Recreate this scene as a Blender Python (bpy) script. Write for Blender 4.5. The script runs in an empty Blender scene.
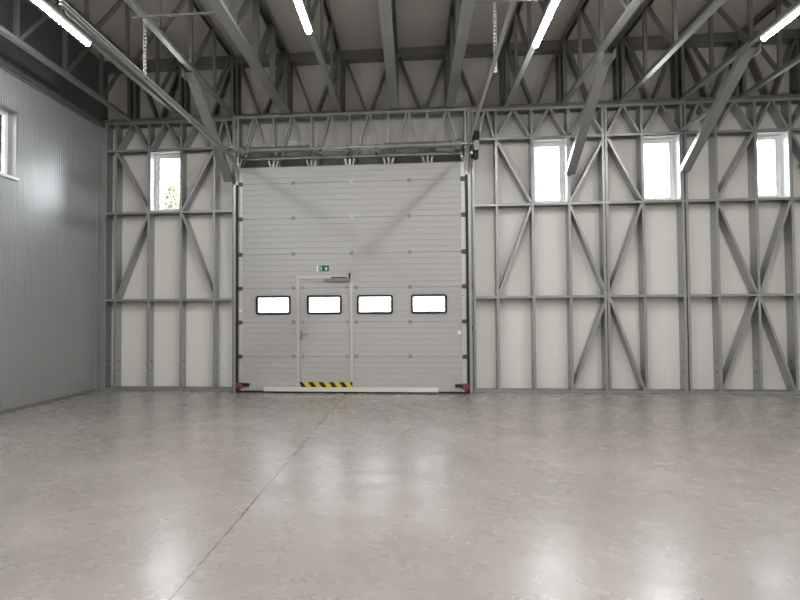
import bpy, math, random
from mathutils import Vector, Matrix
random.seed(4)
C = bpy.context.scene.collection
SC = bpy.context.scene

# ------------------------------------------------------------------ materials
def new_mat(name):
    m = bpy.data.materials.new(name); m.use_nodes = True
    nt = m.node_tree
    return m, nt, nt.nodes['Principled BSDF']

def lin(r, g, b):
    f = lambda c: (c/255/12.92) if c/255 <= .04045 else ((c/255+.055)/1.055)**2.4
    return (f(r), f(g), f(b), 1)

def mat(name, rgb, rough=.5, metal=0, noise=0, scale=8, stretch=(1, 1, 1), bump=0, spec=.5):
    m, nt, b = new_mat(name)
    col = lin(*rgb)
    b.inputs['Base Color'].default_value = col
    b.inputs['Roughness'].default_value = rough
    b.inputs['Metallic'].default_value = metal
    b.inputs['Specular IOR Level'].default_value = spec
    tc = nt.nodes.new('ShaderNodeTexCoord'); mp = nt.nodes.new('ShaderNodeMapping')
    mp.inputs['Scale'].default_value = stretch
    nz = nt.nodes.new('ShaderNodeTexNoise'); nz.inputs['Scale'].default_value = scale; nz.inputs['Detail'].default_value = 4
    nt.links.new(tc.outputs['Object'], mp.inputs['Vector']); nt.links.new(mp.outputs['Vector'], nz.inputs['Vector'])
    if noise:
        mx = nt.nodes.new('ShaderNodeMix'); mx.data_type = 'RGBA'
        mx.inputs['A'].default_value = tuple(c*(1-noise) for c in col[:3])+(1,)
        mx.inputs['B'].default_value = tuple(min(1, c*(1+noise)) for c in col[:3])+(1,)
        nt.links.new(nz.outputs['Fac'], mx.inputs['Factor']); nt.links.new(mx.outputs['Result'], b.inputs['Base Color'])
    if bump:
        bp = nt.nodes.new('ShaderNodeBump'); bp.inputs['Strength'].default_value = bump; bp.inputs['Distance'].default_value = .01
        nt.links.new(nz.outputs['Fac'], bp.inputs['Height']); nt.links.new(bp.outputs['Normal'], b.inputs['Normal'])
    return m

STEEL = mat('galvanised steel', (166, 169, 168), .36, .6, .12, 30)
STEEL_DULL = mat('dull galvanised steel', (140, 142, 140), .45, .55, .12, 20)
STEEL_BRIGHT = mat('bright zinc steel', (190, 192, 192), .35, .6, .08, 30)
DARK = mat('dark bolt steel', (38, 38, 38), .5, .2)
BLACK = mat('black rubber', (16, 16, 16), .55)
RED = mat('red plastic', (134, 66, 68), .45)
DOOR = mat('light grey door skin', (182, 182, 180), .42, 0, .03, 3)
HINGE = mat('dull hinge zinc', (150, 149, 146), .5, .1, .05, 20)
BRACKET = mat('grey roller bracket', (84, 84, 84), .5, .3)
CAP = mat('door end cap zinc', (205, 206, 204), .4, .3, .05, 20)
FRAME_GREY = mat('wicket frame aluminium', (200, 198, 192), .4, .2, .03, 10)
ALU = mat('pale aluminium', (226, 224, 220), .35, .2)
WHITE = mat('white plastic', (238, 238, 236), .4)
UPVC = mat('white window frame', (240, 240, 241), .35)
GREEN = mat('exit sign green', (10, 92, 62), .4)
YELLOW = mat('hazard yellow', (216, 196, 60), .5)
SPRING = mat('oiled spring steel', (150, 149, 146), .4, .6, .15, 60, (12, 1, 1))
FOLIAGE = mat('leaf green', (96, 102, 80), .7, 0, .3, 6)
BARK = mat('bark', (96, 84, 70), .8, 0, .3, 10)
RENDER_WALL = mat('pale render', (226, 222, 224), .8, 0, .03, 2)
PALE_BLUE = mat('pale blue glazing', (150, 156, 176), .3)
GROUND = mat('outside paving', (150, 148, 142), .9, 0, .1, 3)

def panel_mat(name, rgb, axis, period, seam, rough, dist, spec=.5):
    """sandwich panel: fine vertical ribs and a seam every so often, as bump"""
    m, nt, b = new_mat(name)
    b.inputs['Roughness'].default_value = rough
    b.inputs['Specular IOR Level'].default_value = spec
    tc = nt.nodes.new('ShaderNodeTexCoord'); sp = nt.nodes.new('ShaderNodeSeparateXYZ')
    nt.links.new(tc.outputs['Object'], sp.inputs['Vector'])
    def math_(op, a, bb):
        n = nt.nodes.new('ShaderNodeMath'); n.operation = op
        for i, v in enumerate((a, bb)):
            if v is None: continue
            if isinstance(v, (int, float)): n.inputs[i].default_value = v
            else: nt.links.new(v, n.inputs[i])
        return n.outputs[0]
    x = sp.outputs[axis]
    fr = math_('FRACT', math_('DIVIDE', x, period), None)
    tri = math_('ABSOLUTE', math_('SUBTRACT', fr, .5), None)
    rib = math_('LESS_THAN', tri, .18)
    fr2 = math_('FRACT', math_('DIVIDE', x, seam), None)
    sm = math_('LESS_THAN', math_('ABSOLUTE', math_('SUBTRACT', fr2, .5), None), .004/seam)
    h = math_('SUBTRACT', math_('MULTIPLY', rib, .35), sm)
    bp = nt.nodes.new('ShaderNodeBump'); bp.inputs['Strength'].default_value = .6; bp.inputs['Distance'].default_value = dist
    nt.links.new(h, bp.inputs['Height']); nt.links.new(bp.outputs['Normal'], b.inputs['Normal'])
    nz = nt.nodes.new('ShaderNodeTexNoise'); nz.inputs['Scale'].default_value = .8; nz.inputs['Detail'].default_value = 3
    nt.links.new(tc.outputs['Object'], nz.inputs['Vector'])
    col = lin(*rgb)
    mx = nt.nodes.new('ShaderNodeMix'); mx.data_type = 'RGBA'
    mx.inputs['A'].default_value = tuple(c*.95 for c in col[:3])+(1,); mx.inputs['B'].default_value = tuple(c*1.05 for c in col[:3])+(1,)
    nt.links.new(nz.outputs['Fac'], mx.inputs['Factor']); nt.links.new(mx.outputs['Result'], b.inputs['Base Color'])
    return m
WALL = panel_mat('off white wall panel', (237, 235, 230), 'X', .085, 1.0, .5, .002)
CEIL = panel_mat('off white roof panel', (210, 206, 201), 'X', .25, 1.0, .5, .002)
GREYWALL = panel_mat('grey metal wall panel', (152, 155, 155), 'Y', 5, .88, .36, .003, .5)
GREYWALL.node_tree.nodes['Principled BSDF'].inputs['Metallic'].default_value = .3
GREYWALL_SHADE = panel_mat('grey metal wall panel with shade in its colour', (100, 101, 101), 'Y', .1, .88, .45, .003)  # left wall's grey darkened: the shade above the lamps is in the colour

def floor_mat():
    m, nt, b = new_mat('polished concrete')
    tc = nt.nodes.new('ShaderNodeTexCoord')
    def noise(s, d, r=.6):
        n = nt.nodes.new('ShaderNodeTexNoise'); n.inputs['Scale'].default_value = s; n.inputs['Detail'].default_value = d
        n.inputs['Roughness'].default_value = r
        nt.links.new(tc.outputs['Object'], n.inputs['Vector']); return n
    n1 = noise(.55, 6, .65); n2 = noise(2.6, 5, .6); n3 = noise(14, 3, .6)
    def mix(fac, a, c, blend='MIX'):
        x = nt.nodes.new('ShaderNodeMix'); x.data_type = 'RGBA'; x.blend_type = blend
        for k, v in (('Factor', fac), ('A', a), ('B', c)):
            if isinstance(v, (tuple, float, int)): x.inputs[k].default_value = v
            else: nt.links.new(v, x.inputs[k])
        return x.outputs['Result']
    def ramp(src, lo, hi):
        r = nt.nodes.new('ShaderNodeMapRange'); r.inputs['From Min'].default_value = lo; r.inputs['From Max'].default_value = hi
        nt.links.new(src, r.inputs['Value']); return r.outputs[0]
    base = mix(ramp(n1.outputs['Fac'], .3, .7), lin(148, 142, 136), lin(170, 164, 158))
    base = mix(ramp(n2.outputs['Fac'], .3, .72), base, mix(1.0, base, (.86, .86, .855, 1), 'MULTIPLY'))
    base = mix(ramp(n3.outputs['Fac'], .3, .7), base, mix(1.0, base, (.91, .91, .91, 1), 'MULTIPLY'))
    # the saw cut joint that runs from the camera to the door
    sp = nt.nodes.new('ShaderNodeSeparateXYZ'); nt.links.new(tc.outputs['Object'], sp.inputs['Vector'])
    a = nt.nodes.new('ShaderNodeMath'); a.operation = 'SUBTRACT'; a.inputs[1].default_value = -1.185; nt.links.new(sp.outputs['X'], a.inputs[0])
    c = nt.nodes.new('ShaderNodeMath'); c.operation = 'ABSOLUTE'; nt.links.new(a.outputs[0], c.inputs[0])
    d = nt.nodes.new('ShaderNodeMath'); d.operation = 'LESS_THAN'; d.inputs[1].default_value = .0055; nt.links.new(c.outputs[0], d.inputs[0])
    base = mix(d.outputs[0], base, lin(84, 79, 74))
    nt.links.new(base, b.inputs['Base Color'])
    rr = nt.nodes.new('ShaderNodeMapRange'); rr.inputs['From Min'].default_value = .3; rr.inputs['From Max'].default_value = .7
    rr.inputs['To Min'].default_value = .235; rr.inputs['To Max'].default_value = .31
    nt.links.new(n2.outputs['Fac'], rr.inputs['Value']); nt.links.new(rr.outputs[0], b.inputs['Roughness'])
    bp = nt.nodes.new('ShaderNodeBump'); bp.inputs['Strength'].default_value = .05; bp.inputs['Distance'].default_value = .003; b.inputs['Specular IOR Level'].default_value = .8
    nt.links.new(n2.outputs['Fac'], bp.inputs['Height']); nt.links.new(bp.outputs['Normal'], b.inputs['Normal'])
    return m
FLOOR = floor_mat()

def glass_mat(name='clear glazing', tint=(.95, .96, .96, 1)):
    m = bpy.data.materials.new(name); m.use_nodes = True; nt = m.node_tree
    nt.nodes.remove(nt.nodes['Principled BSDF'])
    o = nt.nodes['Material Output']
    t = nt.nodes.new('ShaderNodeBsdfTransparent'); t.inputs[0].default_value = tint
    g = nt.nodes.new('ShaderNodeBsdfGlossy'); g.inputs['Roughness'].default_value = .03
    fr = nt.nodes.new('ShaderNodeFresnel'); fr.inputs['IOR'].default_value = 1.45
    mx = nt.nodes.new('ShaderNodeMixShader')
    nt.links.new(fr.outputs[0], mx.inputs[0]); nt.links.new(t.outputs[0], mx.inputs[1]); nt.links.new(g.outputs[0], mx.inputs[2])
    nt.links.new(mx.outputs[0], o.inputs['Surface'])
    return m
GLASS = glass_mat()
ACRYLIC = glass_mat('smoky door acrylic', (.5, .5, .51, 1))

def led_mat():
    m, nt, b = new_mat('lit diffuser')
    b.inputs['Base Color'].default_value = (.9, .9, .9, 1)
    b.inputs['Emission Color'].default_value = (1, .98, .97, 1)
    b.inputs['Emission Strength'].default_value = 46
    return m
LED = led_mat()

# ------------------------------------------------------------------ mesh builder
class MB:
    def __init__(s): s.v = []; s.f = []; s.mi = []
    def add(s, vs, fs, mi=0):
        o = len(s.v); s.v += [tuple(p) for p in vs]
        for f in fs: s.f.append(tuple(o+i for i in f)); s.mi.append(mi)
    def box(s, a, b, mi=0):
        x0, y0, z0 = a; x1, y1, z1 = b
        s.add([(x0,y0,z0),(x1,y0,z0),(x1,y1,z0),(x0,y1,z0),(x0,y0,z1),(x1,y0,z1),(x1,y1,z1),(x0,y1,z1)],
              [(0,3,2,1),(4,5,6,7),(0,1,5,4),(1,2,6,5),(2,3,7,6),(3,0,4,7)], mi)
    def prism(s, prof, p0, p1, U, V, mi=0):
        """profile [(u,v)] swept straight from p0 to p1, U and V the profile's axes"""
        p0 = Vector(p0); p1 = Vector(p1); U = Vector(U); V = Vector(V); n = len(prof)
        vs = [p+U*a+V*b for p in (p0, p1) for a, b in prof]
        area = sum(prof[i][0]*prof[(i+1) % n][1]-prof[(i+1) % n][0]*prof[i][1] for i in range(n))
        flip = (area > 0) != (U.cross(V).dot(p1-p0) > 0)
        fs = [tuple(range(n))[::-1], tuple(range(n, 2*n))]+[(i, (i+1) % n, n+(i+1) % n, n+i) for i in range(n)]
        if flip: fs = [f[::-1] for f in fs]
        s.add(vs, fs, mi)
    def bar(s, p0, p1, U, V, w, h, mi=0):
        s.prism([(-w/2,-h/2),(w/2,-h/2),(w/2,h/2),(-w/2,h/2)], p0, p1, U, V, mi)
    def chan(s, p0, p1, U, V, w, h, t=.006, lip=.0, mi=0):
        """C section: web of width w along U (centred) at v=0, flanges reach h along V"""
        a = w/2
        pr = [(-a,0),(a,0),(a,h)]
        if lip: pr += [(a-lip,h),(a-lip,h-t)]
        else: pr += [(a-t,h)]
        pr += [(a-t,h-t if lip else t)]
        if lip: pr += [(a-t,t)]
        pr += [(-a+t,t)]
        if lip: pr += [(-a+t,h-t),(-a+lip,h-t),(-a+lip,h)]
        else: pr += [(-a+t,h)]
        pr += [(-a,h)]
        s.prism(pr, p0, p1, U, V, mi)
    def cyl(s, p0, p1, r, n=16, mi=0, r1=None):
        p0 = Vector(p0); p1 = Vector(p1); d = (p1-p0).normalized(); r1 = r if r1 is None else r1
        a = d.orthogonal().normalized(); b = d.cross(a)
        vs = [p+(a*math.cos(2*math.pi*i/n)+b*math.sin(2*math.pi*i/n))*q for p, q in ((p0, r), (p1, r1)) for i in range(n)]
        s.add(vs, [tuple(range(n))[::-1], tuple(range(n, 2*n))]+[(i, (i+1) % n, n+(i+1) % n, n+i) for i in range(n)], mi)
    def tube(s, pts, r, n=8, mi=0):
        for a, b in zip(pts, pts[1:]): s.cyl(a, b, r, n, mi)
    def build(s, name, m, parent=None, base=None):
        me = bpy.data.meshes.new(name); base = Vector(base or (0, 0, 0))
        me.from_pydata([tuple(Vector(p)-base) for p in s.v], [], s.f)
        for q in (m if isinstance(m, (list, tuple)) else [m]): me.materials.append(q)
        me.polygons.foreach_set('material_index', s.mi); me.update()
        o = bpy.data.objects.new(name, me); C.objects.link(o)
        if parent is not None:
            o.parent = parent
            o.location = base - (Vector(parent['_base']) if '_base' in parent.keys() else Vector((0, 0, 0)))
            o['_base'] = tuple(base)
        else:
            o.location = base; o['_base'] = tuple(base)
        return o

def tag(o, label=None, cat=None, group=None, kind=None):
    if label: o['label'] = label
    if cat: o['category'] = cat
    if group: o['group'] = group
    if kind: o['kind'] = kind
    return o
def thing(name, loc, label, cat, group=None, kind=None):
    o = bpy.data.objects.new(name, None); C.objects.link(o); o.location = loc; o['_base'] = tuple(loc)
    o.empty_display_size = .1
    return tag(o, label, cat, group, kind)
X_, Y_, Z_ = Vector((1,0,0)), Vector((0,1,0)), Vector((0,0,1))

# ------------------------------------------------------------------ dimensions (metres; wall frame front at y=0)
XL, XR, YR, YP = -5.83, 9.6, -19.0, .22       # left wall, right wall, rear wall, back panel face
ZC = 6.22                                      # ceiling
R1, R2, HEAD, TOP = 1.68, 3.315, 4.50, 5.04      # rails of the wall frame
DX0, DX1 = -3.14, .93                          # door opening

# ------------------------------------------------------------------ shell
b = MB(); b.box((XL-.3, YR-.2, -.2), (XR+.2, YP+.12, 0)); fl = b.build('floor', FLOOR)
tag(fl, 'polished grey concrete floor with one saw cut joint running to the door', 'floor', kind='structure')
b = MB(); b.box((XL-.3, YR-.2, ZC), (XR+.2, YP+.12, ZC+.12))
tag(b.build('ceiling', CEIL), 'flat off white panelled ceiling above the steel trusses', 'ceiling', kind='structure')

def wall_with_holes(name, m, x0, x1, y0, y1, z0, z1, holes):
    b = MB(); xs = sorted({x0, x1, *[h[0] for h in holes], *[h[1] for h in holes]})
    for a, c in zip(xs, xs[1:]):
        z = z0
        for h in sorted((h for h in holes if h[0] <= a and h[1] >= c), key=lambda h: h[2]):
            if h[2] > z: b.box((a, y0, z), (c, y1, h[2]))
            z = h[3]
        b.box((a, y0, z), (c, y1, z1))
    return b.build(name, m)
WIN = [(-4.886, -4.312, 3.345, 4.475), (2.145, 2.725, 3.345, 4.475), (4.02, 4.625, 3.345, 4.475), (5.885, 6.40, 3.345, 4.475)]
wb = wall_with_holes('wall_back', WALL, XL-.3, XR+.2, YP, YP+.12, 0, ZC, WIN+[(DX0-.02, DX1+.02, 0, 4.03)])
tag(wb, 'off white panelled back wall behind the steel wall frames', 'wall', kind='structure')

# left wall: ribbed metal panel, one window near the camera
LW = (-3.45, -2.29, 3.42, 4.42)               # y0 y1 z0 z1 of its window
def ribbed(y0, y1, z0, z1, b, x=XL, per=.05, dep=.0045):
    n = max(1, round((y1-y0)/per)); w = (y1-y0)/n
    prof = [(y0, x-.1)]
    for i in range(n):
        a = y0+i*w
        prof += [(a, x-dep), (a+w*.30, x-dep), (a+w*.42, x), (a+w*.88, x)]
    prof += [(y1, x-dep), (y1, x-.1)]
    b.prism([(p[0], p[1]) for p in prof], (0, 0, z0), (0, 0, z1), (0, 1, 0), (1, 0, 0))
b = MB()
ribbed(LW[1], YP, 0, 4.96, b); ribbed(YR, LW[0], 0, 4.96, b)
ribbed(LW[0], LW[1], 0, LW[2], b); ribbed(LW[0], LW[1], LW[3], 4.96, b)
tag(b.build('wall_left', GREYWALL), 'grey ribbed metal panel wall along the left side', 'wall', kind='structure')
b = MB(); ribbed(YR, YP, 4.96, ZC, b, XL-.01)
tag(b.build('wall_left_upper', GREYWALL_SHADE), 'ribbed strip of the left wall above the trim line, shade in its colour', 'wall', kind='structure')
b = MB(); b.prism([(0, 0), (.045, 0), (.045, -.006), (.006, -.006), (.006, -.06), (0, -.06)], (XL, YR, 4.985), (XL, 0, 4.985), X_, Z_)
tag(b.build('trim_1', STEEL_DULL), 'thin steel trim along the top of the left wall', 'trim', kind='structure')
b = MB(); b.box((XL, -.16, 0), (XL+.012, 0, 4.93)); b.box((XL, -.012, 0), (XL+.05, 0, 4.93))
tag(b.build('trim_2', GREYWALL), 'grey corner flashing where the left wall meets the back wall', 'trim', kind='structure')
b = MB(); b.box((XL, YR, 0), (XL+.012, -.17, .05))
tag(b.build('baseboard_left', STEEL_DULL), 'grey base flashing at the foot of the left wall', 'baseboard', kind='structure')
b = MB(); b.box((XR, YR, 0), (XR+.12, YP, ZC))
tag(b.build('wall_right', WALL), 'off white wall closing the hall on the right', 'wall', kind='structure')
b = MB(); b.box((XL-.1, YR-.12, 0), (XR+.12, YR, ZC))
tag(b.build('wall_rear', WALL), 'off white wall behind the camera', 'wall', kind='structure')

# ------------------------------------------------------------------ windows
def window(n, x0, x1, z0, z1, label):
    t = thing('window_%d' % n, (x0, YP, z0), label, 'window', kind='structure')
    b = MB()                                   # folded sheet lining of the reveal
    for a in ((x0-.004, 0.012, z0), (x1-.008, .012, z0)): b.box(a, (a[0]+.012, YP+.13, z1))
    b.box((x0, .06, z0-.004), (x1, YP+.13, z0+.008)); b.box((x0, .06, z1-.008), (x1, YP+.13, z1+.004))
    b.build('reveal_lining', UPVC, t)
    b = MB(); f = .055; y0, y1 = YP+.0, YP+.07
    b.box((x0+.008, y0, z0+.01), (x0+f, y1, z1-.01)); b.box((x1-f, y0, z0+.01), (x1-.008, y1, z1-.01))
    b.box((x0+f, y0, z0+.01), (x1-f, y1, z0+f)); b.box((x0+f, y0, z1-f), (x1-f, y1, z1-.01))
    g = .025                                   # sash bead
    b.box((x0+f, y0+.02, z0+f), (x0+f+g, y1-.01, z1-f)); b.box((x1-f-g, y0+.02, z0+f), (x1-f, y1-.01, z1-f))
    b.box((x0+f+g, y0+.02, z0+f), (x1-f-g, y1-.01, z0+f+g)); b.box((x0+f+g, y0+.02, z1-f-g), (x1-f-g, y1-.01, z1-f))
    fr = b.build('window_frame', UPVC, t)
    b = MB(); b.box((x0+f+g-.004, y0+.035, z0+f+g-.004), (x1-f-g+.004, y0+.04, z1-f-g+.004)); b.build('pane', GLASS, fr)
window(1, *WIN[0], 'tall white window left of the roller door, pale tree outside')
window(2, *WIN[1], 'first tall white window to the right of the door')
window(3, *WIN[2], 'middle one of three tall windows right of the door')
window(4, *WIN[3], 'tall white window nearest the right edge of the back wall')
y0, y1, z0, z1 = LW
t = thing('window_5', (XL, y0, z0), 'window set deep in the grey left wall', 'window', kind='structure')
b = MB()
b.box((XL-.2, y1-.01, z0), (XL+.004, y1+.03, z1)); b.box((XL-.2, y0-.03, z0), (XL+.004, y0+.01, z1))
b.box((XL-.2, y0-.03, z1-.01), (XL+.004, y1+.03, z1+.03))
b.build('reveal_lining', GREYWALL, t)
b = MB(); b.box((XL-.2, y0-.03, z0-.03), (XL+.03, y1+.03, z0+.01)); b.build('sill', ALU, t)
b = MB(); f = .07
b.box((XL-.2, y0+.01, z0+.01), (XL-.13, y0+f, z1-.01)); b.box((XL-.2, y1-f, z0+.01), (XL-.13, y1-.01, z1-.01))
b.box((XL-.2, y0+f, z0+.01), (XL-.13, y1-f, z0+f)); b.box((XL-.2, y0+f, z1-f), (XL-.13, y1-f, z1-.01))
fr = b.build('window_frame', UPVC, t)
b = MB(); b.box((XL-.17, y0+f-.004, z0+f-.004), (XL-.165, y1-f+.004, z1-f+.004)); b.build('pane', GLASS, fr)

# ------------------------------------------------------------------ wall frames of cold formed steel
DEP = .205
def stud(t, x, side, z0=.05, z1=TOP-.05, bolts=True, w=.042, y=0.0):
    """x: outer front edge; side -1 = left half of the wall (web faces +x)"""
    b = MB()
    if side < 0:   b.chan((x+w, y+DEP/2, z0), (x+w, y+DEP/2, z1), (0, 1, 0), (-1, 0, 0), DEP, w, .004, .012); wx, s = x+w, 1
    else:          b.chan((x-w, y+DEP/2, z0), (x-w, y+DEP/2, z1), (0, 1, 0), (1, 0, 0), DEP, w, .004, .012); wx, s = x-w, -1
    if bolts:
        for z in (.36, .54):
            for yy in (y+.10,): b.cyl((wx-s*.004, yy, z), (wx+s*.006, yy, z), .016, 6, 1)
    b.build('stud', [STEEL, DARK], t)
def rail(t, x0, x1, z, y=.003, name='rail'):
    b = MB(); b.chan((x0, y+DEP/2, z+.02), (x1, y+DEP/2, z+.02), (0, 1, 0), (0, 0, -1), DEP-.006, .042, .004)
    b.build(name, STEEL, t)
def diag(t, x0, z0, x1, z1, flip=1, y=.006, w=.042, name='diagonal_brace', d=DEP-.012):
    p0, p1 = Vector((x0, y+d/2, z0)), Vector((x1, y+d/2, z1))
    dr = (p1-p0).normalized(); n = dr.cross(Y_)
    if n.x*flip < 0: n = -n
    b = MB(); b.chan(p0+n*w/2, p1+n*w/2, (0, 1, 0), -n, d, w, .004, .01)
    b.build(name, STEEL, t)
def zigzag(t, a, c, flip):
    m = (a+c)/2
    diag(t, a+.035, HEAD+.03, m-.025, TOP-.05, flip, w=.04); diag(t, c-.035, HEAD+.03, m+.025, TOP-.05, flip, w=.04)
def plates(t, x0, x1):
    b = MB(); b.chan((x0, DEP/2, .003), (x1, DEP/2, .003), (0, 1, 0), (0, 0, 1), DEP+.01, .05, .005); b.build('bottom_plate', STEEL, t)
    b = MB(); b.chan((x0, DEP/2, TOP), (x1, DEP/2, TOP), (0, 1, 0), (0, 0, -1), DEP+.01, .05, .005); b.build('top_plate', STEEL, t)

LS = [-5.778, -5.578, -4.936, -4.307, -3.673]
t = thing('steel_stud_frame', (-4.5, 0, 0), 'galvanised steel stud frame on the wall left of the roller door', 'steel frame', 'steel stud wall frames')
plates(t, XL+.05, DX0-.135)
for x in LS: stud(t, x, -1)
for z in (R1, R2, HEAD): rail(t, XL+.05, DX0-.135, z)
for a, c in zip(LS[1:], LS[2:]+[-3.32]): zigzag(t, a+.025, c+.025, 1)
L = [x+.025 for x in LS]
diag(t, L[1]+.02, HEAD-.05, L[2]-.02, R2+.04, 1); diag(t, L[4]-.02, HEAD-.05, L[3]+.02, R2+.04, 1)
diag(t, L[2]-.02, R2-.04, L[1]+.02, R1+.04, 1); diag(t, L[3]+.02, R2-.04, L[4]-.02, R1+.04, 1)

RS = [1.519, 2.139, 2.772, 3.409, 4.014, 4.676]
R = [x-.025 for x in RS]
t = thing('steel_stud_frame', (2.9, 0, 0), 'galvanised steel stud frame beside the door, holding two tall windows', 'steel frame', 'steel stud wall frames')
plates(t, DX1+.125, 4.69)
for x in RS: stud(t, x, 1)
stud(t, 3.355, 1, bolts=False); stud(t, 1.11, 1, bolts=False, w=.04)
for z in (R1, R2, HEAD): rail(t, DX1+.125, 4.69, z)
for a, c in zip([1.15]+R, R): zigzag(t, a, c, -1)
diag(t, R[0]+.02, HEAD-.05, R[1]-.02, R2+.04, -1)
diag(t, R[3]-.03, HEAD-.05, R[2]+.02, R2+.04, -1); diag(t, R[3]+.03, HEAD-.05, R[4]-.02, R2+.04, -1)
diag(t, R[1]-.02, R2-.04, R[0]+.02, R1+.04, -1)
diag(t, R[2]+.02, R2-.04, R[3]-.03, R1+.04, -1); diag(t, R[4]-.02, R2-.04, R[3]+.03, R1+.04, -1)
diag(t, R[3]-.03, R1-.04, R[2]+.02, .05, -1); diag(t, R[3]+.03, R1-.04, R[4]-.02, .05, -1)

QS = [4.737, 5.234, 5.879, 6.447, 7.08, 7.70, 8.32, 8.94, 9.55]
Q = [x-.025 for x in QS]
t = thing('steel_stud_frame', (7.1, 0, 0), 'galvanised steel stud frame at the right end of the back wall', 'steel frame', 'steel stud wall frames')
plates(t, 4.693, XR-.02)
for x in QS: stud(t, x, 1)
for z in (R1, R2, HEAD): rail(t, 4.693, XR-.02, z)
for a, c in zip(Q, Q[1:]): zigzag(t, a, c, -1)
diag(t, Q[2]-.02, HEAD-.05, Q[1]+.02, R2+.04, -1)
diag(t, Q[1]+.02, R2-.04, Q[2]-.03, R1+.04, -1); diag(t, Q[3]-.02, R2-.04, Q[2]+.03, R1+.04, -1)
diag(t, Q[2]-.03, R1-.04, Q[1]+.02, .05, -1); diag(t, Q[2]+.03, R1-.04, Q[3]-.02, .05, -1)
diag(t, Q[3]+.02, HEAD-.05, Q[4]-.02, R2+.04, -1)

# posts either side of the door opening
for x0, x1, lb in ((DX0-.13, DX0-.06, 'tall steel post along the left edge of the roller door'), (DX1+.05, DX1+.12, 'tall steel post along the right edge of the roller door')):
    b = MB(); xm = (x0+x1)/2
    b.chan((xm, -.115, 0), (xm, -.115, TOP), (1, 0, 0), (0, 1, 0), x1-x0, .30, .006, .03)
    b.box((x0, -.115, 0), (x1, .185, .012))
    tag(b.build('door_post', STEEL_DULL, base=(xm, 0, 0)), lb, 'post', 'posts at the door opening')

# ------------------------------------------------------------------ lintel girder over the door
t = thing('lintel_girder', (-1.1, -.05, 4.0), 'long steel lattice girder spanning the top of the roller door', 'girder')
gx0, gx1, gb, gt = DX0-.06, DX1+.05, 4.045, 5.025
for z, v, nm, m in ((gt, -1, 'top_chord', STEEL), (gb, 1, 'bottom_chord', STEEL_DULL)):
    b = MB(); b.chan((gx0, 0, z), (gx1, 0, z), (0, 1, 0), (0, 0, v), .24, .045 if v < 0 else .02, .005); b.build(nm, m, t)
b = MB(); b.box((gx0, .15, 4.0), (gx1, .155, 4.42)); b.box((gx0, .09, 4.0), (gx1, .155, 4.03)); b.build('lintel_shade_sheet', STEEL_DULL, t)  # added dull sheet, stands in for shadow on the header panel
n = 6; w = (gx1-gx0)/n
for i in range(n+1):
    x = min(max(gx0+w*i, gx0+.03), gx1-.03)
    for y in (-.112, .06):
        b = MB(); b.chan((x, y, gb+.02), (x, y, gt-.02), (1, 0, 0), (0, 1, 0), .036, .05, .004); b.build('web_post', STEEL, t)
    if i < n:
        xa, xb, xm = gx0+w*i+.055, gx0+w*(i+1)-.055, gx0+w*(i+.5)
        for a, c in ((xa, xm-.02), (xb, xm+.02)):
            for y in (-.108, .06):
                p0, p1 = Vector((a, y, gb+.03)), Vector((c, y, gt-.04)); nn = (p1-p0).normalized().cross(Y_)
                b = MB(); b.chan(p0, p1, nn, (0, 1, 0), .033, .045, .004); b.build('web_diagonal', STEEL, t)

# ------------------------------------------------------------------ upper wall lattice above the top plates
TX = [-5.26+.991*k for k in range(15)]
t = thing('wall_lattice', (1.9, 0, TOP), 'dark steel lattice band on the upper back wall below the ceiling', 'lattice')
b = MB(); b.box((XL, .0, 6.06), (XR, .2, 6.215)); b.build('top_chord', STEEL_DULL, t)
b = MB(); b.chan((XL, .10, TOP+.06), (XR, .10, TOP+.06), (0, 1, 0), (0, 0, -1), .21, .055, .006); b.build('bottom_chord', STEEL_DULL, t)
for x in TX:
    for s in (-1, 1):
        b = MB(); b.chan((x+s*.025, .10, TOP+.06), (x+s*.025, .10, 6.06), (0, 1, 0), (s, 0, 0), .19, .05, .005); b.build('post', STEEL_DULL, t)
for a, c in zip(TX, TX[1:]):
    m = (a+c)/2
    for p, q in (((a+.10, 6.04), (m-.05, TOP+.07)), ((c-.10, 6.04), (m+.05, TOP+.07))):
        p0, p1 = Vector((p[0], .012+.08, p[1])), Vector((q[0], .012+.08, q[1]))
        nn = (p1-p0).normalized().cross(Y_)
        b = MB(); b.chan(p0, p1, (0, 1, 0), nn, .16, .04, .004); b.build('diagonal', STEEL_DULL, t)

# ------------------------------------------------------------------ roof trusses
ORD = ['first', 'second', 'third', 'fourth', 'fifth', 'sixth', 'seventh', 'eighth', 'ninth', 'tenth', 'eleventh', 'twelfth', 'thirteenth', 'fourteenth', 'fifteenth']
NODES = [-.12, -1.05, -2.05, -3.1, -4.15, -5.2, -6.25, -7.3, -8.35, -9.4, -10.45, -11.5, -12.55, -13.6, -14.65, -15.7, -16.75, -17.8, -18.85]
WIDE = {3: .15, 5: .15, 6: .15}
EXTRA = {0: 'beside the grey left wall', 1: 'with the leftmost lit tube under it', 2: 'above the left door track', 4: 'lit tube above the door',
         7: 'lit tube right of the door', 8: 'with a wide knee brace to the wall', 10: 'with the rightmost lit tube under it',
         3: 'crossing above the left half of the door', 5: 'crossing above the middle of the door', 6: 'crossing above the right half of the door',
         9: 'between the two right hand knee braces', 11: 'near the right edge of the photo', 12: 'near the top right corner', 13: 'beyond the right edge', 14: 'last before the right wall'}
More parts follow.
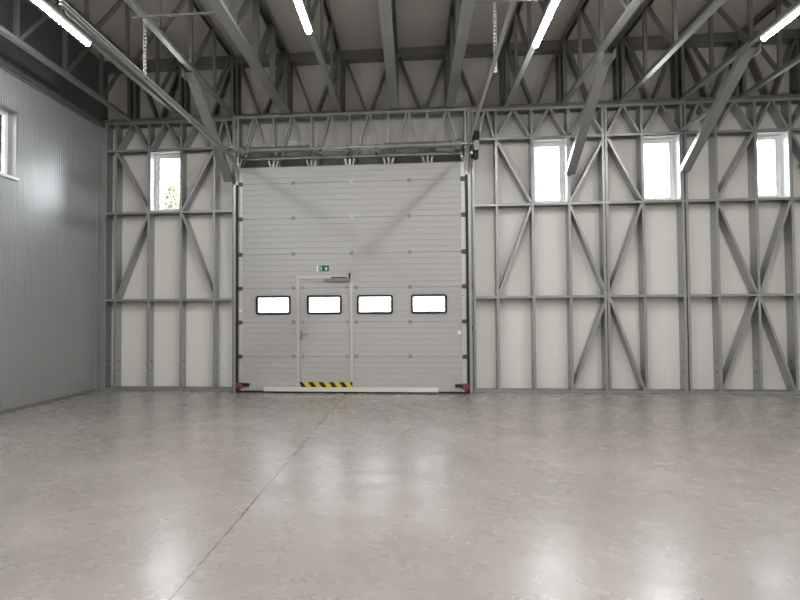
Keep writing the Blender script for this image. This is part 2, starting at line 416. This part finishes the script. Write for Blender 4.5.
for k, x in enumerate(TX):
    w = WIDE.get(k, .08)
    t = thing('roof_truss', (x, NODES[0], TOP), '%s steel roof truss from the left wall, %s' % (ORD[k], EXTRA[k]), 'roof truss', 'steel roof trusses')
    zb, zt = TOP+.004, ZC-.01
    b = MB(); b.chan((x, -.01, zb), (x, YR+.02, zb), X_, Z_, w, .06, .005, .015); b.build('bottom_chord', STEEL, t)
    b = MB(); b.chan((x, -.01, zt), (x, YR+.02, zt), X_, -Z_, w, .09, .005, .015); b.build('top_chord', STEEL_DULL, t)
    pw = w*.62
    for i, y in enumerate(NODES):
        b = MB(); b.chan((x, y, zb+.006), (x, y, zt-.006), X_, Y_, pw, .05, .004); b.build('web_post', STEEL_DULL, t)
        if i+1 < len(NODES):
            p0, p1 = Vector((x, y-.08, zt-.04)), Vector((x, NODES[i+1]+.02, zb+.04))
            nn = (p1-p0).normalized().cross(X_)
            if nn.z > 0: nn = -nn
            b = MB(); b.chan(p0, p1, X_, nn, pw, .05, .004); b.build('web_diagonal', STEEL_DULL, t)

# knee braces from the wall posts up to the trusses, with their short horizontal struts
for x, lb, st in ((TX[2]-.03, 'wide galvanised knee brace left of the roller door', 'left'), (TX[8]+.085, 'wide galvanised knee brace right of the roller door, past the first window', 'mid'),
                  (TX[10]+.02, 'wide galvanised knee brace right of the middle right hand window', 'right'), (TX[12]-.03, 'galvanised knee brace at the right edge of the photo', 'edge')):
    t = thing('knee_brace', (x, -.02, 3.80), lb, 'brace', 'knee braces under the roof trusses')
    p0, p1 = Vector((x, (-.03 if x > 6 else -.065) if x > -3 else -.22, 3.80)), Vector((x, -2.0, TOP-.015)); nn = (p1-p0).normalized().cross(X_)
    if nn.z < 0: nn = -nn
    b = MB(); b.chan(p0, p1, X_, nn, .15, .085, .005, .018); b.build('brace_channel', STEEL, t)
    for gx in (x-.085, x+.076):
        b = MB(); b.box((gx, -2.08, TOP-.10), (gx+.009, -1.86, TOP+.03)); b.build('gusset_plate', STEEL, t)
    if st in ('mid', 'right'):
        b = MB(); b.chan((x, -.005, HEAD+.02), (x, -1.0, HEAD+.02), X_, Z_, .06, .05, .004); b.build('strut', STEEL, t)

# ------------------------------------------------------------------ tube lights under the lit trusses
LIT = [(1, -3.04), (4, -3.06), (7, -2.40), (10, -2.30)]
NAMES = ['leftmost lit tube light, under the truss nearest the left wall', 'lit tube light above the left half of the door, at top of photo',
         'lit tube light hanging right of the door centre, at top of photo', 'lit tube light at the right edge of the photo']
def lamp(x, ys, ln, label):
    t = thing('ceiling_tube_light', (x, ys, TOP), label, 'light', 'tube lights under the trusses')
    b = MB(); b.box((x-.040, ys-ln, TOP-.03), (x+.040, ys, TOP+.004)); b.box((x-.046, ys-ln, TOP-.04), (x-.040, ys, TOP-.005)); b.box((x+.040, ys-ln, TOP-.04), (x+.046, ys, TOP-.005)); b.build('housing', WHITE, t)
    n = 10; b = MB()
    pr = [(-.039*math.cos(math.pi*i/n), -.046*math.sin(math.pi*i/n)) for i in range(n+1)]
    b.prism(pr, (x, ys-ln+.012, TOP-.03), (x, ys-.012, TOP-.03), X_, Z_); b.build('diffuser', LED, t)
    for y in (ys-ln, ys-.012):
        b = MB(); pr = [(u*1.06, v*1.06) for u, v in pr] if y == ys-ln else pr
        b.prism(pr, (x, y, TOP-.03), (x, y+.012, TOP-.03), X_, Z_); b.build('end_cap', WHITE, t)
for (k, ys), nm in zip(LIT, NAMES):
    for j in range(6):
        lb = nm if j == 0 else '%s tube light out of frame along the row under the %s truss from the left' % (ORD[j-1], ORD[k])
        lamp(TX[k], ys-2.6*j, 1.5, lb)

# ------------------------------------------------------------------ the sectional door
YD = -.16                                      # its inner face
door = thing('door_1', (-1.1, YD, 0), 'large light grey sectional door with a wicket door and four small windows', 'door', kind='structure')
H0, SH = .03, .612
DW = [(-2.818, -2.178), (-1.887, -1.257), (-.989, -.35), (-.034, .594)]
WZ0, WZ1 = 1.393, 1.734
def section(z0, z1, holes):
    """one insulated section, ribbed inner face, real openings for the windows"""
    b = MB(); x0, x1 = DX0+.005, DX1-.005
    pts = [(z0, .012), (z0+.003, .004)]; n = max(1, round((z1-z0)/.102)); p = (z1-z0)/n
    for i in range(n):
        a = z0+i*p
        if i: pts += [(a-.006, 0), (a, .006), (a+.006, 0)]
        else: pts += [(a+.010, 0)]
    pts += [(z1-.010, 0), (z1-.003, .004), (z1, .012)]
    def cut(lo, hi):
        def at(z):
            for (a, u), (c, v) in zip(pts, pts[1:]):
                if a <= z <= c: return u+(v-u)*(z-a)/(c-a)
            return 0
        return [(lo, at(lo))]+[q for q in pts if lo < q[0] < hi]+[(hi, at(hi))]
    def slab(xa, xb, lo, hi):
        pr = cut(lo, hi); pr = [(y+YD, z) for z, y in pr]+[(YD+.042, hi), (YD+.042, lo)]
        b.prism(pr, (xa, 0, 0), (xb, 0, 0), Y_, Z_)
    xs = sorted({x0, x1, *[v for h in holes for v in h[:2]]})
    for xa, xb in zip(xs, xs[1:]):
        h = [h for h in holes if h[0] <= xa and h[1] >= xb]
        if h: slab(xa, xb, z0, h[0][2]); slab(xa, xb, h[0][3], z1)
        else: slab(xa, xb, z0, z1)
    return b.build('door_section', DOOR, door)
seams = [H0, .644, 1.254, 1.866, 2.478, 3.122, 3.758, 4.06]
for i, (a, c) in enumerate(zip(seams, seams[1:])):
    hs = [(u+.02, v-.02, WZ0+.02, WZ1-.02) for u, v in DW] if i == 2 else []
    sec = section(a, c, hs)
    for xa, xb in ((DX0, DX0+.075), (DX1-.075, DX1)):
        q = MB(); q.box((xa, YD-.004, a+.002), (xb, YD+.045, c-.002)); q.build('end_cap', CAP, sec)
for u, v in DW:                                # the little windows
    def rr(x0, x1, z0, z1, r, n=4):
        o = []
        for cx, cz, a0 in ((x1-r, z0+r, -90), (x1-r, z1-r, 0), (x0+r, z1-r, 90), (x0+r, z0+r, 180)):
            for i in range(n+1):
                a = math.radians(a0+90*i/n); o.append((cx+r*math.cos(a), cz+r*math.sin(a)))
        return o
    q = MB(); A = rr(u, v, WZ0, WZ1, .045); B = rr(u+.035, v-.035, WZ0+.035, WZ1-.035, .02); n = len(A)
    vs = [(x, YD-.014, z) for x, z in A]+[(x, YD-.018, z) for x, z in B]+[(x, YD+.044, z) for x, z in B]+[(x, YD+.0, z) for x, z in A]
    fs = []
    for i in range(n):
        j = (i+1) % n
        fs += [(i, j, n+j, n+i), (n+i, n+j, 2*n+j, 2*n+i), (3*n+i, 3*n+j, j, i)]
    q.add(vs, fs); fr = q.build('door_window_frame', BLACK, door)
    q = MB(); q.box((u+.03, YD+.012, WZ0+.03), (v-.03, YD+.018, WZ1-.03)); q.build('pane', ACRYLIC, fr)
# wicket door
wx0, wx1, wz0, wz1 = -2.068, -1.06, .10, 2.083
q = MB(); fw = .052
for a, c in (((wx0, wz0), (wx0+fw, wz1)), ((wx1-fw, wz0), (wx1, wz1)), ((wx0+fw, wz1-fw), (wx1-fw, wz1))):
    q.box((a[0], YD-.022, a[1]), (c[0], YD+.004, c[1]))
wf = q.build('wicket_frame', FRAME_GREY, door)
q = MB(); g = .008
q.box((wx0+fw, YD-.012, wz0+.06), (wx0+fw+g, YD+.004, wz1-fw)); q.box((wx1-fw-g, YD-.012, wz0+.06), (wx1-fw, YD+.004, wz1-fw)); q.box((wx0+fw, YD-.012, wz1-fw-g), (wx1-fw, YD+.004, wz1-fw))
q.build('gasket', HINGE, wf)
q = MB()
for s in ((wx0+fw+.012, wx0+fw+.045), (wx1-fw-.045, wx1-fw-.012)): q.box((s[0], YD-.010, wz0+.06), (s[1], YD+.002, wz1-fw-.01))
q.box((wx0+fw+.012, YD-.0095, wz1-fw-.045), (wx1-fw-.012, YD+.002, wz1-fw-.012))
q.build('wicket_leaf_edge', DOOR, wf)
q = MB(); q.box((-1.56, YD-.06, 1.985), (-1.10, YD-.018, 2.03))
cl = q.build('door_closer', STEEL_DULL, door)
q = MB(); q.bar((-1.16, YD-.045, 2.045), (-1.44, YD-.045, 2.045), (0, 1, 0), Z_, .02, .018); q.box((-1.13, YD-.06, 2.03), (-1.10, YD-.02, 2.12)); q.box((-1.44, YD-.055, 2.03), (-1.40, YD-.03, 2.055))
q.build('closer_arm', DARK, cl)
q = MB(); q.box((wx0+fw+.012, YD-.02, .94), (wx0+fw+.05, YD-.006, 1.10)); q.cyl((wx0+fw+.03, YD-.018, 1.04), (wx0+fw+.03, YD-.055, 1.04), .011, 10); q.bar((wx0+fw+.02, YD-.055, 1.04), (wx0+fw+.15, YD-.055, 1.04), Y_, Z_, .018, .02)
q.build('lever_handle', STEEL_DULL, door)
q = MB(); q.box((wx0+.045, YD-.028, .105), (wx1-.01, YD-.018, .195)); hz = q.build('hazard_strip', YELLOW, door)
q = MB(); a = wx0+.045; W = wx1-.01-a
for i in range(6):
    s = a+.02+i*.185-.05
    P = [(s, .1945), (s+.085, .1945), (s+.155, .1055), (s+.07, .1055)]
    P = [(min(max(px, a+.001), a+W-.001), pz) for px, pz in P]
    if P[0][0] < P[1][0]: q.prism(P, (0, YD-.0295, 0), (0, YD-.027, 0), X_, Z_)
q.build('black_stripes', BLACK, hz)
q = MB(); q.box((-2.66, YD-.06, .03), (.43, YD-.006, .105)); q.build('threshold_bar', ALU, door)
q = MB(); q.box((DX0, YD-.005, .0), (DX1, YD+.04, .033)); q.build('bottom_seal', BLACK, door)
for a, c in ((DX0-.06, DX0+.012), (DX1-.012, DX1+.05)):
    q = MB(); q.box((a, YD+.042, 0), (c, YD+.055, 4.04)); q.build('side_seal', BLACK, door)
# hinges at the seams, rollers at the edges
for i, z in enumerate(seams[1:-1]):
    hx = [-2.13, -1.98, -1.15, -1.0, -.05] if i < 3 else [-2.13, -1.08, -.05]
    for x in hx:
        q = MB(); q.box((x-.032, YD-.008, z-.035), (x+.032, YD+.006, z+.035)); q.cyl((x-.032, YD-.010, z), (x+.032, YD-.010, z), .009, 8)
        q.build('hinge', CAP if (x == -1.08 and i > 3) else HINGE, door)
    for x, s in ((DX0, 1), (DX1, -1)):
        q = MB(); q.box((x+s*.002, YD-.035, z-.035), (x+s*.075, YD-.003, z+.035)); q.cyl((x+s*.05, YD-.022, z), (x-s*.045, YD-.022, z), .009, 8)
        rb = q.build('roller_bracket', BRACKET, door)
        q = MB(); q.cyl((x-s*.020, YD-.022, z), (x-s*.045, YD-.022, z), .023, 14); q.build('roller', BLACK, rb)
for x, s in ((DX0, 1), (DX1, -1)):             # bottom corner fittings
    q = MB(); q.box((x-s*.03, YD-.055, .09), (x+s*.085, YD-.004, .18)); q.box((x-s*.02, YD-.035, .04), (x+s*.05, YD-.004, .09))
    cf = q.build('bottom_corner_bracket', RED, door); cf['label'] = 'red corner bracket with black grip'
    q = MB(); q.cyl((x+s*.085, YD-.032, .145), (x+s*.21, YD-.032, .145), .028, 12); q.build('grip', BLACK, cf)
for x, z, m, s in ((DX1-.035, 1.71, WHITE, .018), (DX1-.035, 1.47, WHITE, .018), (DX0+.04, 1.47, WHITE, .02)):
    q = MB(); q.box((x-.03, YD-.0065, z-s), (x+.03, YD-.0035, z+s)); st = q.build('sticker', m, door)
    if x > 0:
        q = MB(); q.box((x-.03, YD-.0075, z-s*.4), (x+.01, YD-.006, z+s*.5)); q.build('red_mark', RED, st)
q = MB(); q.cyl((DX1-.13, YD-.002, 1.06), (DX1-.13, YD-.03, 1.06), .035, 14); q.build('pull_knob', WHITE, door)

# exit sign on the door
t = thing('exit_sign', (-1.585, YD-.004, 2.208), 'small green and white emergency exit sign above the wicket door', 'sign')
sx0, sx1, sz0, sz1 = -1.675, -1.485, 2.158, 2.262
q = MB(); q.box((sx0, YD-.007, sz0), (sx1, YD-.002, sz1)); sb = q.build('sign_board', GREEN, t)
q = MB(); yy0, yy1 = YD-.0085, YD-.006
q.box((sx0-.03, yy0, sz0), (sx0-.004, yy1, sz1))                              # white edge left of the board
def flat(P): q.prism(P, (0, yy0, 0), (0, yy1, 0), X_, Z_)
ox = sx0+.045; oz = sz0+.052
q.box((sx0+.010, yy0, sz0+.012), (sx0+.018, yy1, sz1-.012)); q.box((sx0+.010, yy0, sz1-.020), (sx0+.03, yy1, sz1-.012)); q.box((sx0+.010, yy0, sz0+.012), (sx0+.03, yy1, sz0+.02))
n = 10; flat([(ox+.004+.009*math.cos(2*math.pi*i/n), oz+.028+.009*math.sin(2*math.pi*i/n)) for i in range(n)])   # running figure
flat([(ox-.004, oz+.018), (ox+.010, oz+.018), (ox+.014, oz-.010), (ox+.002, oz-.010)])
flat([(ox+.002, oz-.010), (ox+.010, oz-.010), (ox-.008, oz-.036), (ox-.016, oz-.036)])
flat([(ox+.006, oz-.008), (ox+.014, oz-.012), (ox+.030, oz-.030), (ox+.022, oz-.034)])
flat([(ox-.004, oz+.016), (ox-.018, oz+.002), (ox-.013, oz-.003), (ox+.002, oz+.010)])
ax = sx0+.14; flat([(ax, oz+.030), (ax-.028, oz-.004), (ax-.011, oz-.004), (ax-.011, oz-.034), (ax+.011, oz-.034), (ax+.011, oz-.004), (ax+.028, oz-.004)])
q.build('pictogram', WHITE, t)

# ------------------------------------------------------------------ door tracks, torsion shaft, operator
def track(x, s, zt, label, near, dxh):
    """s = direction towards the door"""
    t = thing('door_track', (x, YD-.02, 0), label, 'door track', 'door tracks')
    yv = YD-.022
    prof = [(-.028, -.012*s), (.028, -.012*s), (.028, .030*s), (.022, .030*s), (.022, -.006*s), (-.022, -.006*s), (-.022, .030*s), (-.028, .030*s)]
    r = .42; zc = zt-r
    b = MB(); b.prism(prof, (x, yv, .02), (x, yv, zc), Y_, X_); b.build('vertical_track', DARK, t)  # dark colour stands in for the shaded inside of the channel
    b = MB(); b.box((x-s*.055, YD-.06, .0), (x-s*.012, -.117, zc)); b.build('mounting_angle', STEEL, t)
    b = MB(); n = 10
    cpts = [(yv-r+r*math.cos(math.radians(90*i/n)), zc+r*math.sin(math.radians(90*i/n))) for i in range(n+1)]
    for (ya, za), (yb, zb) in zip(cpts, cpts[1:]):
        d = Vector((0, yb-ya, zb-za)).normalized(); b.prism(prof, (x, ya, za), (x, yb, zb), d.cross(X_), X_)
    b.build('curved_track', STEEL_BRIGHT, t)
    b = MB(); b.prism([(u*.8, v*.9) for u, v in prof], (x, yv-r, zt), (x, -5.3, zt+.06), Z_, X_); b.build('horizontal_track', STEEL_BRIGHT, t)
    b = MB(); b.box((x-s*.016, yv-r-.1, zt+.012), (x-s*.0115, -5.2, zt+(.115 if s > 0 else .075))); b.build('track_angle', STEEL, t)  # left angle made taller to throw its shadow on the door
    yh = near; zz0, zz1 = zt+(.02 if s > 0 else -.02), TOP+(-.14 if s > 0 else .03)        # perforated hanger
    b = MB(); xh = x+dxh
    for dx in (-.018, .010): b.box((xh+dx, yh, zz0), (xh+dx+.008, yh+.004, zz1))
    k = int((zz1-zz0)/.045)
    for i in range(k+1): b.box((xh-.011, yh, zz0+i*.045), (xh+.011, yh+.004, min(zz0+i*.045+.024, zz1)))
    b.build('perforated_hanger', STEEL_BRIGHT, t)
    return t
t = track(DX0-.02, 1, 4.16, 'left curved door track running overhead from the roller door', -3.8, .05)
b = MB(); b.bar((DX0-.12, -3.8, TOP-.145), (TX[3]+.04, -3.8, TOP-.145), Y_, Z_, .03, .018); b.build('cross_angle', STEEL_DULL, t)
t = track(DX1+.03, -1, 4.24, 'right curved door track running overhead from the roller door', -3.42, .03)
b = MB(); b.bar((TX[6]+.045, -3.42, TOP+.03), (TX[7]-.045, -3.42, TOP+.03), Y_, Z_, .03, .018); b.build('cross_angle', STEEL_DULL, t)
b = MB(); b.bar((DX1+.05, -4.35, 4.33), (DX1+.30, -4.35, TOP-.02), X_, Y_, .025, .02); b.box((DX1+.28, -4.37, TOP-.03), (TX[7]-.07, -4.33, TOP)); b.build('stay', STEEL, t)
b = MB(); b.chan((TX[6]+.05, -3.9, ZC-.16), (TX[7]-.05, -3.9, ZC-.16), Z_, Y_, .28, .06, .005)
tag(b.build('bridging_channel', STEEL_DULL), 'dark steel bridging channel between two roof trusses at the top of the photo', 'steel channel')

t = thing('torsion_shaft', (-1.1, -.33, 4.2), 'horizontal torsion spring shaft across the top of the roller door', 'shaft')
sy, sz = -.30, 4.335
b = MB(); b.cyl((DX0-.10, sy, sz), (DX1+.115, sy, sz), .028, 14); b.build('shaft', STEEL, t)
for a, c in ((-2.86, -1.83), (-.44, .67)):
    b = MB(); turns = 58; n = turns*8
    b.cyl((a, sy, sz), (c, sy, sz), .050, 16)
    for i in range(40):
        x = a+(c-a)*(i+.5)/40; b.cyl((x-.008, sy, sz), (x+.008, sy, sz), .056, 16)
    sp = b.build('torsion_spring', SPRING, t)
    for x in (a, c):
        b = MB(); b.cyl((x-.03, sy, sz), (x+.03, sy, sz), .062, 16); b.build('winding_plug', STEEL_DULL, sp)
for x in (-3.02, -1.62, -1.12, -.62, .80):
    b = MB(); b.box((x-.02, sy-.05, sz-.10), (x+.02, -.125, sz-.08)); b.box((x-.025, sy-.05, sz-.1), (x-.015, -.125, sz+.06)); b.cyl((x-.03, sy, sz), (x+.03, sy, sz), .045, 14); b.build('bearing_bracket', STEEL_DULL, t)
for x in (DX0+.12, DX1-.12):
    b = MB(); b.cyl((x-.05, sy, sz), (x+.05, sy, sz), .085, 20); b.cyl((x-.055, sy, sz), (x-.045, sy, sz), .10, 20); b.build('cable_drum', STEEL_DULL, t)
b = MB(); b.chan((DX0+.03, -.124, sz-.115), (DX1-.03, -.124, sz-.115), Z_, -Y_, .05, .035, .004); b.build('bearing_rail', STEEL_DULL, t)

t = thing('door_operator', (1.12, -.30, 4.24), 'dark electric door motor on the right end of the torsion shaft', 'motor')
b = MB(); b.box((1.07, -.37, 4.20), (1.155, -.23, 4.37)); b.cyl((1.05, -.30, 4.325), (1.07, -.30, 4.325), .05, 14); b.build('gearbox', STEEL_DULL, t)
b = MB(); b.cyl((1.105, -.30, 4.37), (1.105, -.30, 4.39), .05, 18); b.cyl((1.105, -.30, 4.39), (1.105, -.30, 4.54), .058, 20)
for i in range(12):
    a = 2*math.pi*i/12; b.bar((1.105+.06*math.cos(a), -.30+.06*math.sin(a), 4.41), (1.105+.06*math.cos(a), -.30+.06*math.sin(a), 4.53), X_, Y_, .012, .012)
b.build('motor', BLACK, t)
b = MB(); b.cyl((1.10, -.30, 4.20), (1.10, -.30, 4.08), .05, 18); b.cyl((1.10, -.30, 4.08), (1.10, -.30, 4.06), .04, 18); b.build('limit_switch_housing', BLACK, t)
b = MB(); b.box((1.01, -.32, 3.90), (1.04, -.28, 4.06)); b.build('release_handle', RED, t)
b = MB(); b.tube([(1.03, -.26, 4.06), (1.05, -.24, 4.12), (1.08, -.25, 4.18)], .01); b.build('cable', BLACK, t)
b = MB(); b.box((1.02, -.31, 4.15), (1.06, -.118, 4.20)); b.build('mounting_bracket', STEEL, t)
b = MB(); b.box((DX1+.09, -.155, 1.82), (DX1+.115, -.115, 1.93))
tag(b.build('limit_sensor', RED, base=(DX1+.11, -.14, 1.8)), 'small red sensor on the post right of the door', 'sensor')
b = MB(); b.box((DX1+.08, -.15, 1.10), (DX1+.11, -.115, 1.17))
tag(b.build('junction_box', DARK, base=(DX1+.11, -.14, 1.1)), 'small dark box on the post right of the door', 'box')

# ------------------------------------------------------------------ outside, seen through the glass
b = MB(); b.box((-45, YP+.13, -.22), (45, 60, -.05)); b.box((-45, -25, -.22), (XL-.4, YP+.13, -.05))
tag(b.build('ground', GROUND), 'pale paved yard outside the hall', 'ground', kind='structure')
t = thing('tree', (-10.0, 12.5, -.05), 'pale green tree outside the window left of the door', 'tree')
b = MB(); b.cyl((-10, 12.5, -.05), (-10, 12.5, 5.6), .16, 10, 0, .04); b.build('trunk', BARK, t)
b = MB()
for i in range(2600):
    z = random.random()**.8; r = 1.75*(1-z)**.75*math.sqrt(random.random())+.05; a = random.random()*2*math.pi
    p = Vector((-10+r*math.cos(a), 12.5+r*math.sin(a), 1.9+4.9*z))
    u = Vector((random.gauss(0, 1), random.gauss(0, 1), random.gauss(0, 1))).normalized(); v = u.orthogonal().normalized(); s = .10
    b.add([p-u*s, p+v*s*.5, p+u*s, p-v*s*.5], [(0, 1, 2, 3)])
b.build('foliage', FOLIAGE, t)
t = thing('building', (-4, 40, -.05), 'pale building across the yard seen through the door windows', 'building')
b = MB(); b.box((-22, 40, -.05), (14, 50, 4.2)); wl = b.build('wall', RENDER_WALL, t)
for x in (-15, -10.5, -6.0, -3.6, 1.2, 5.2):
    b = MB(); b.box((x, 39.95, 1.4), (x+1.1, 40.02, 2.9)); b.build('window', PALE_BLUE, t)
b = MB(); b.box((-22.3, 39.6, 4.2), (14.3, 50.3, 4.45)); b.build('roof', STEEL_DULL, t)

# ------------------------------------------------------------------ sky
w = bpy.data.worlds.new('overcast sky'); SC.world = w; w.use_nodes = True
bg = w.node_tree.nodes['Background']; bg.inputs[0].default_value = (.93, .96, 1, 1); bg.inputs[1].default_value = 10.0

# ------------------------------------------------------------------ camera
f, cx, cy, HC = 560.0, 364.3, 299.0, 1.372
def nrm(v): return Vector(v).normalized()
dy = nrm(((413-cx)/f, (315-cy)/f, 1))                     # depth direction (right, down, forward)
dx = -nrm(((-6080-cx)/f, (353-cy)/f, 1)); dx = (dx-dy*dx.dot(dy)).normalized()
dz = dx.cross(dy)
D = 10.037
M = Matrix(((dx[0], -dx[1], -dx[2], 0), (dy[0], -dy[1], -dy[2], -D), (dz[0], -dz[1], -dz[2], HC), (0, 0, 0, 1)))
cam = bpy.data.cameras.new('camera'); co = bpy.data.objects.new('camera', cam); C.objects.link(co)
co.matrix_world = M
cam.sensor_fit = 'HORIZONTAL'; cam.sensor_width = 36; cam.lens = f*36/800
cam.shift_x = (400-cx)/800; cam.shift_y = (cy-300)/800
cam.clip_end = 200
SC.camera = co
for o in list(bpy.data.objects):
    if '_base' in o.keys(): del o['_base']
SC.view_settings.view_transform = 'Standard'; SC.view_settings.look = 'None'
SC.view_settings.exposure = 1.32; SC.view_settings.gamma = 1; SC.view_settings.use_curve_mapping = False
SC.cycles.max_bounces = 10; SC.cycles.diffuse_bounces = 6; SC.cycles.caustics_reflective = False; SC.cycles.sample_clamp_indirect = 8
